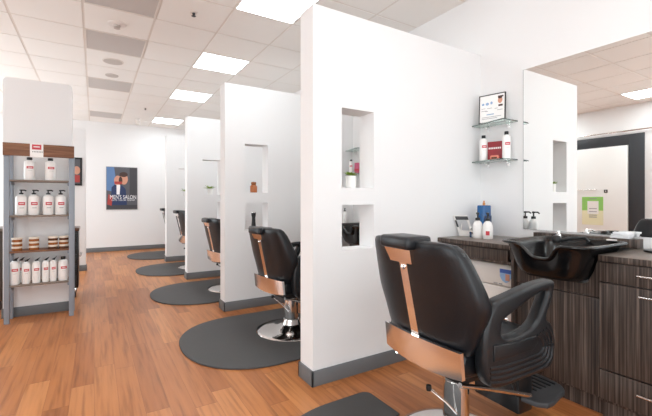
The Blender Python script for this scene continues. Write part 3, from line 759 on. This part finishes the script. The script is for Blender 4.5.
b = MB()
for k in range(7): quad(b, f, .008 + .0145 * k, .018 + .0145 * k, .093, .107, .0005)
b.build('printed_text', 'card', t)
t = thing('soap_dish', 'small salmon coloured bar in front of the crimson box', 'soap', (2.79, 1.90, zb))
L, f = frame_map((2.772, 1.94, zb + .0005), (2.79, 1.875, zb + .0005), 0)
MB().shape([rrect(L / 2, .02, L / 2, .017, .01)], .02, .004, lambda u, v, w_: f(u, v - .001, w_)).build('bar', 'salmon', t)
b = MB(); quad(b, f, .012, L - .012, .008, .022, .0104); b.build('label', 'jar_dark', t)

# ------------------------------------------------------------------ station 2 (seen through the niches of the nearest partition)
D = Vector((0, SP, 0))
copy_tree(bowl, bowl.location + D, label='black shampoo bowl glimpsed through the lower niche of the nearest partition')
copy_tree(wt_l, wt_l.location + D, label='worktop of the second station glimpsed through the lower niche')
copy_tree(wt_r, (wt_r.location.x, 2.92 - .0, wt_r.location.z), label='worktop of the second station just behind the nearest partition')
bpy.context.view_layer.update()
for o in list(C.objects):
    if o.get('label', '').startswith('worktop of the second station just'):
        for c in o.children: c.scale.y = .66; c.location.y = 0
        o.location.y = 2.61
copy_tree(bc, bc.location + D, label='dark wood cabinet below the second washbasin behind the nearest partition')
copy_tree(mr, (XW, 1.0 + SP + .0, 1.6), label='wall mirror of the second station behind the nearest partition')
for o in list(C.objects):
    if o.get('label', '') == 'wall mirror of the second station behind the nearest partition':
        for c in o.children:
            if c.name.startswith('glass'): c.scale.y = .62; c.location.y = .726 - 0.0; c.data = c.data
        g = [c for c in o.children if c.name.startswith('glass')][0]
        g.location.y = .726 * (1 - .62)
copy_tree(sh1, sh1.location + D, label='upper glass shelf of the second station, seen through the niche', group='glass shelves of the second station')
copy_tree(sh2, sh2.location + D, label='lower glass shelf of the second station, seen through the niche', group='glass shelves of the second station')
cap_bottle('shampoo_bottle', 'white bottle with black cap on the second station shelf, seen through the niche', (2.80, 2.03 + SP, zb), .026, .19, None, fc1)
t = thing('product_box', 'pink box on the second station shelf, seen through the niche', 'box', (2.83, 1.93 + SP, zb))
MB().box(2.80, 2.85, 1.90 + SP, 1.96 + SP, zb + .0005, zb + .14, .003).build('carton', 'pink', t)
MB().box(2.7995, 2.8505, 1.8995 + SP, 1.9605 + SP, zb + .04, zb + .06).build('band', 'red', t)
pump_bottle('white pump bottle on the second station worktop, seen through the lower niche', (2.575, 3.765, CT), .032, .185)

# small things standing in the niches
def plant(label, x, y, z, s, spread=1.0):
    t = thing('potted_plant', label, 'plant', (x, y, z))
    MB().lathe([(0, 0), (.032 * s, 0), (.036 * s, .008 * s), (.038 * s, .085 * s), (.035 * s, .087 * s), (.033 * s, .075 * s), (0, .075 * s)], (x, y, z + .0005), 20).build('pot', 'pot', t)
    b = MB(); rnd = random.Random(int(x * 1000 + y * 100))
    for k in range(34):
        a = rnd.uniform(0, 2 * PI); ln = rnd.uniform(.04, .07) * s * spread; el = rnd.uniform(.1, .8)
        p0 = Vector((x, y, z + .09 * s)) + Vector((math.cos(a), math.sin(a), 0)) * rnd.uniform(0, .022) * s
        d = Vector((math.cos(a) * math.cos(el), math.sin(a) * math.cos(el), math.sin(el)))
        sd = Vector((-math.sin(a), math.cos(a), 0)) * .012 * s
        q = [p0, p0 + d * ln * .45 + sd, p0 + d * ln + Vector((0, 0, -.006 * s)), p0 + d * ln * .45 - sd]
        b.poly(q)
    b.build('leaves', 'leaf', t, smooth=False)
    return t
plant('small green plant in a white pot in the upper niche of the nearest partition', 1.557, Y1 + .082, 1.285, 1.0, .85)
t = thing('amber_bottle', 'small amber jar bottle in the upper niche of the second partition', 'bottle', (1.56, Y1 + SP + .08, 1.285))
ax, ay, az = 1.555, Y1 + SP + .08, 1.2855
MB().lathe([(0, az), (.036, az), (.04, az + .006), (.04, az + .07), (.03, az + .085), (.02, az + .09), (0, az + .09)], (ax, ay, 0), 22).build('body', 'amber', t)
MB().lathe([(0, az + .088), (.022, az + .088), (.03, az + .1), (.028, az + .12), (0, az + .125)], (ax, ay, 0), 18).build('stopper', 'jar_amber', t)
t = thing('hair_clipper', 'black clipper standing in the lower niche of the second partition', 'clipper', (1.56, Y1 + SP + .08, .86))
cz = .861
MB().loft([[(1.555 + a_ * math.cos(2 * PI * k / 16), Y1 + SP + .08 + b_ * math.sin(2 * PI * k / 16), z) for k in range(16)] for a_, b_, z in ((.028, .02, cz), (.03, .022, cz + .02), (.022, .017, cz + .09), (.02, .016, cz + .14), (.027, .018, cz + .17), (.027, .018, cz + .19))]).build('body', 'black', t)
MB().box(1.53, 1.58, Y1 + SP + .07, Y1 + SP + .088, cz + .19, cz + .205, .001).build('blade', 'steel', t)
plant('tiny green plant in the upper niche of the third partition', 1.56, Y1 + 2 * SP + .08, 1.285, 1.05, 1.5)
plant('tiny green plant in the upper niche of the fourth partition', 1.56, Y1 + 3 * SP + .08, 1.285, 1.0, 1.5)

# ------------------------------------------------------------------ retail shelf on the left
RX0, RX1, RY0, RY1 = -.742, -.180, 4.715, 4.955
rs = thing('retail_shelf', 'grey shelving unit with wooden header standing against the white panel', 'shelving unit', ((RX0 + RX1) / 2, (RY0 + RY1) / 2, 0))
for x in (RX0, RX1 - .042):
    for y in (RY0, RY1 - .035):
        MB().box(x, x + .042, y, y + .035, 0, 1.70 if y == RY0 else 1.66, .003).build('post', 'grey_post', rs)
for z, m in ((1.40, 'shelf_grey'), (1.05, 'shelf_grey'), (.70, 'shelf_wood'), (.37, 'shelf_grey')):
    b = MB().box(RX0 + .043, RX1 - .043, RY0 + .004, RY1 - .004, z - .018, z, .002).build('shelf_board', m, rs)
    MB().box(RX0 + .043, RX0 + .055, RY0 + .01, RY1 - .04, z - .05, z - .019, .002).box(RX1 - .055, RX1 - .043, RY0 + .01, RY1 - .04, z - .05, z - .019, .002).build('side_rail', 'grey_post', b)
MB().box(RX0 - .004, RX1 + .004, RY0 - .02, RY0 - .001, 1.632, 1.755, .002).build('header_board', 'shelf_wood', rs)
sc_ = thing('sign_card', 'white card with a red block hung on the wooden header', 'sign', (-.485, RY0 - .025, 1.7))
MB().box(-.538, -.432, RY0 - .024, RY0 - .021, 1.625, 1.765).build('sheet', 'card', sc_)
MB().box(-.522, -.448, RY0 - .0255, RY0 - .0243, 1.70, 1.75).build('red_block', 'red', sc_)
b = MB().box(-.51, -.46, RY0 - .0265, RY0 - .0257, 1.722, 1.732); b.build('logo_line', 'card', sc_)
b = MB()
for k in range(7): b.box(-.52 + .0125 * k, -.512 + .0125 * k, RY0 - .0255, RY0 - .0243, 1.672, 1.684)
b.build('printed_text', 'grey_print', sc_)

s, c = math.sin(math.radians(31.52)), math.cos(math.radians(31.52))
def xat(px, y):
    r = (px - 326) / 378.1
    return y * (s + r * c) / (c - r * s)
pl1 = ['leftmost', 'second from left', 'third from left', 'rightmost']
ya = 4.80
for k, px in enumerate((29.5, 50.5)):
    cap_bottle('shampoo_bottle', 'white bottle on the top retail shelf, %s' % ('left of the pair' if k == 0 else 'right of the pair'), (xat(px, ya), ya, 1.4005), .046, .23, 'bottles on the top retail shelf', -1.35)
for k, px in enumerate((21.2, 33.8, 48.2, 60.6)):
    x = xat(px, ya)
    t = pump_bottle('white pump bottle with red label on the second retail shelf, %s' % pl1[k], (x, ya, 1.0505), .046, .235, 'pump bottles on the second retail shelf', ang=-.4)
    lb = wrap_label(t, (x, ya), .0466, 1.15, 1.18, -1.35 - .6, -1.35 + .6, 'red')
    wrap_label(lb, (x, ya), .047, 1.162, 1.168, -1.35 - .4, -1.35 + .4, 'card', 'brand_line')
    wrap_label(t, (x, ya), .0466, 1.12, 1.125, -1.35 - .4, -1.35 + .4, 'grey_print', 'printed_line')
lab4 = ['leftmost, in front', 'behind the leftmost', 'second of the front row', 'third of the front row', 'fourth of the front row', 'fifth of the front row', 'rightmost']
for k, (px, y) in enumerate(((14.5, 4.775), (20.8, 4.885), (26.2, 4.775), (36.2, 4.775), (45.6, 4.775), (53.3, 4.775), (63.2, 4.78))):
    cap_bottle('shampoo_bottle', 'white bottle on the bottom retail shelf, %s' % lab4[k], (xat(px, y), y, .3705), (.041, .035, .035, .035, .030, .029, .043)[k], .245 if k else .26, 'bottles on the bottom retail shelf', -1.35, slant=(k != 6))
side = ['first', 'second', 'third', 'fourth']; lev = ['bottom', 'middle', 'top']
j0 = {}
for k, px in enumerate((17, 34, 53, 63.8)):
    for q in range(3):
        y = 4.78; x = xat(px, y); z = .7005 + .043 * q; mk = 'jar_amber' if (k in (0, 1) or q == 1) else 'jar_dark'
        lab = '%s jar of the %s stack from the left on the third retail shelf' % (lev[q], side[k])
        if mk not in j0:
            t = thing('cream_jar', lab, 'jar', (x, y, z), 'stacked jars on the third retail shelf')
            MB().lathe([(0, z), (.040, z), (.042, z + .004), (.042, z + .024), (0, z + .024)], (x, y, 0), 28).build('body', mk, t)
            MB().lathe([(0, z + .0245), (.043, z + .0245), (.043, z + .040), (.041, z + .042), (0, z + .042)], (x, y, 0), 28).build('lid', 'lid', t)
            j0[mk] = t
        else: copy_tree(j0[mk], (x, y, z), label=lab)

# trolley behind the shelf, sliver of cabinet at the left edge
def trolley():
    x0, x1, y0, y1 = -.50, -.165, 5.55, 5.95
    t = thing('salon_trolley', 'black salon trolley on castors half hidden behind the retail shelf', 'trolley', ((x0 + x1) / 2, (y0 + y1) / 2, 0))
    MB().box(x0, x1, y0, y1, .12, .82, .01).build('body', 'black', t)
    MB().box(x0 - .01, x1 + .01, y0 - .01, y1 + .01, .82, .86, .01).build('top', 'jar_dark', t)
    for z in (.16, .29, .42, .55, .68):
        d = MB().box(x0 + .015, x1 - .015, y0 - .014, y0 - .001, z, z + .115, .003).build('drawer', 'black', t)
        MB().tube([(x0 + .08, y0 - .03, z + .08), (x1 - .08, y0 - .03, z + .08)], .006).build('handle', 'chrome', d)
    MB().tube([(x1 + .012, y0 + .05, .5), (x1 + .03, y0 + .05, .52), (x1 + .03, y1 - .05, .52), (x1 + .012, y1 - .05, .5)], .008).build('side_rail', 'chrome', t)
    for x in (x0 + .04, x1 - .04):
        for y in (y0 + .04, y1 - .04):
            w_ = MB().lathe([(0, -.014), (.034, -.014), (.04, -.008), (.04, .008), (.034, .014), (0, .014)], (x, y, .041), 20, 'X').build('castor', 'black', t)
            MB().box(x - .018, x + .018, y - .01, y + .01, .06, .12, .003).build('fork', 'chrome', w_)
trolley()
ct = thing('side_cabinet', 'dark wood cabinet at the left edge behind the retail shelf', 'cabinet', (-1.15, 5.6, 0))
MB().box(-1.4, -.845, 5.35, 5.8, .1, .86, .003).build('body', 'cabinet', ct)
MB().box(-1.42, -.84, 5.33, 5.82, .862, .892, .003).build('top', 'counter', ct)
MB().box(-1.38, -.87, 5.38, 5.78, 0, .098).build('toe_kick', 'kick', ct)

# framed picture on the far left panel
px0, px1, py, pz0, pz1 = -.47, -.172, 7.62, 1.445, 1.915
t = thing('framed_picture', 'black framed picture on the far left panel, half hidden by the retail shelf', 'picture frame', ((px0 + px1) / 2, py, 1.68))
FR = lambda x0, x1, z0, z1, e: [[(x0, z0), (x1, z0), (x1, z1), (x0, z1)], [(x0 + e, z0 + e), (x1 - e, z0 + e), (x1 - e, z1 - e), (x0 + e, z1 - e)]]
MB().shape(FR(px0, px1, pz0, pz1, .03), .025, .002, lambda u, v, w_: (u, py - .013 + w_, v)).build('frame', 'black', t)
MB().box(px0 + .028, px1 - .028, py - .012, py - .006, pz0 + .028, pz1 - .028).build('print', 'poster_mid', t)
b = MB(); g = lambda u, v, w_: (u, py - .0125 - w_, v)
disc(b, g, -.25, 1.70, .05, .07, .001); b.build('printed_face', 'skin', t)
b = MB(); quad(b, g, -.33, -.205, 1.5, 1.62, .001); b.build('printed_block', 'red_poster', t)

# poster on the far wall
ax0, ax1, az0, az1 = .246, .885, .985, 1.975
t = thing('wall_poster', 'blue and dark grey portrait poster with white lettering on the far wall', 'poster', ((ax0 + ax1) / 2, YF, 1.48))
MB().box(ax0 - .01, ax1 + .01, YF - .02, YF - .001, az0 - .01, az1 + .01, .002).build('frame', 'grey_print', t)
MB().box(ax0, ax1, YF - .023, YF - .020, az0, az1).build('print', 'poster_mid', t)
W_, H_ = ax1 - ax0, az1 - az0
g = lambda u, v, w_: (ax0 + W_ * u, YF - .0235 - w_ * .001, az0 + H_ * v)
b = MB(); b.poly([g(0, .45, 0), g(.22, .42, 0), (g(.3, .7, 0)), g(.24, 1, 0), g(0, 1, 0)]); b.build('pale_backdrop', 'poster_blue', t)
b = MB(); quad(b, g, .75, 1, .3, 1, 0); quad(b, g, 0, 1, 0, .1, .2); b.build('dark_backdrop', 'poster_dark', t)
b = MB(); b.poly([g(.14, .1, 1), g(.66, .1, 1), g(.62, .48, 1), (g(.5, .57, 1)), g(.28, .6, 1), g(.16, .52, 1)]); b.build('suit', 'suit', t)
b = MB(); disc(b, g, .56, .72, .13, .13, 2, 24); disc(b, g, .36, .68, .12, .12, 1.5, 24); b.build('faces', 'skin', t)
b = MB(); disc(b, g, .55, .83, .14, .06, 3, 20); disc(b, g, .45, .68, .06, .10, 2.5, 20); b.build('hair', 'hair', t)
b = MB(); b.poly([g(.32, .35, 2), g(.42, .35, 2), g(.44, .58, 2), g(.32, .58, 2)]); b.build('shirt', 'paper', t)
b = MB(); b.poly([g(.02, .12, 1.2), g(.16, .08, 1.2), g(.2, .3, 1.2), g(.06, .36, 1.2)]); quad(b, g, .25, .5, .6, .66, 3); b.build('red_accent', 'red_poster', t)
b = MB().text("MEN'S SALON", .098, lambda u, v, w_: (ax0 + W_ * .54 + u * .92, YF - .0295 - w_, az0 + H_ * .285 + v * 1.35))
b.text('CUTS  COLOR  SHAVES', .047, lambda u, v, w_: (ax0 + W_ * .54 + u, YF - .0295 - w_, az0 + H_ * .215 + v))
b.build('lettering', 'paper', t, smooth=False)
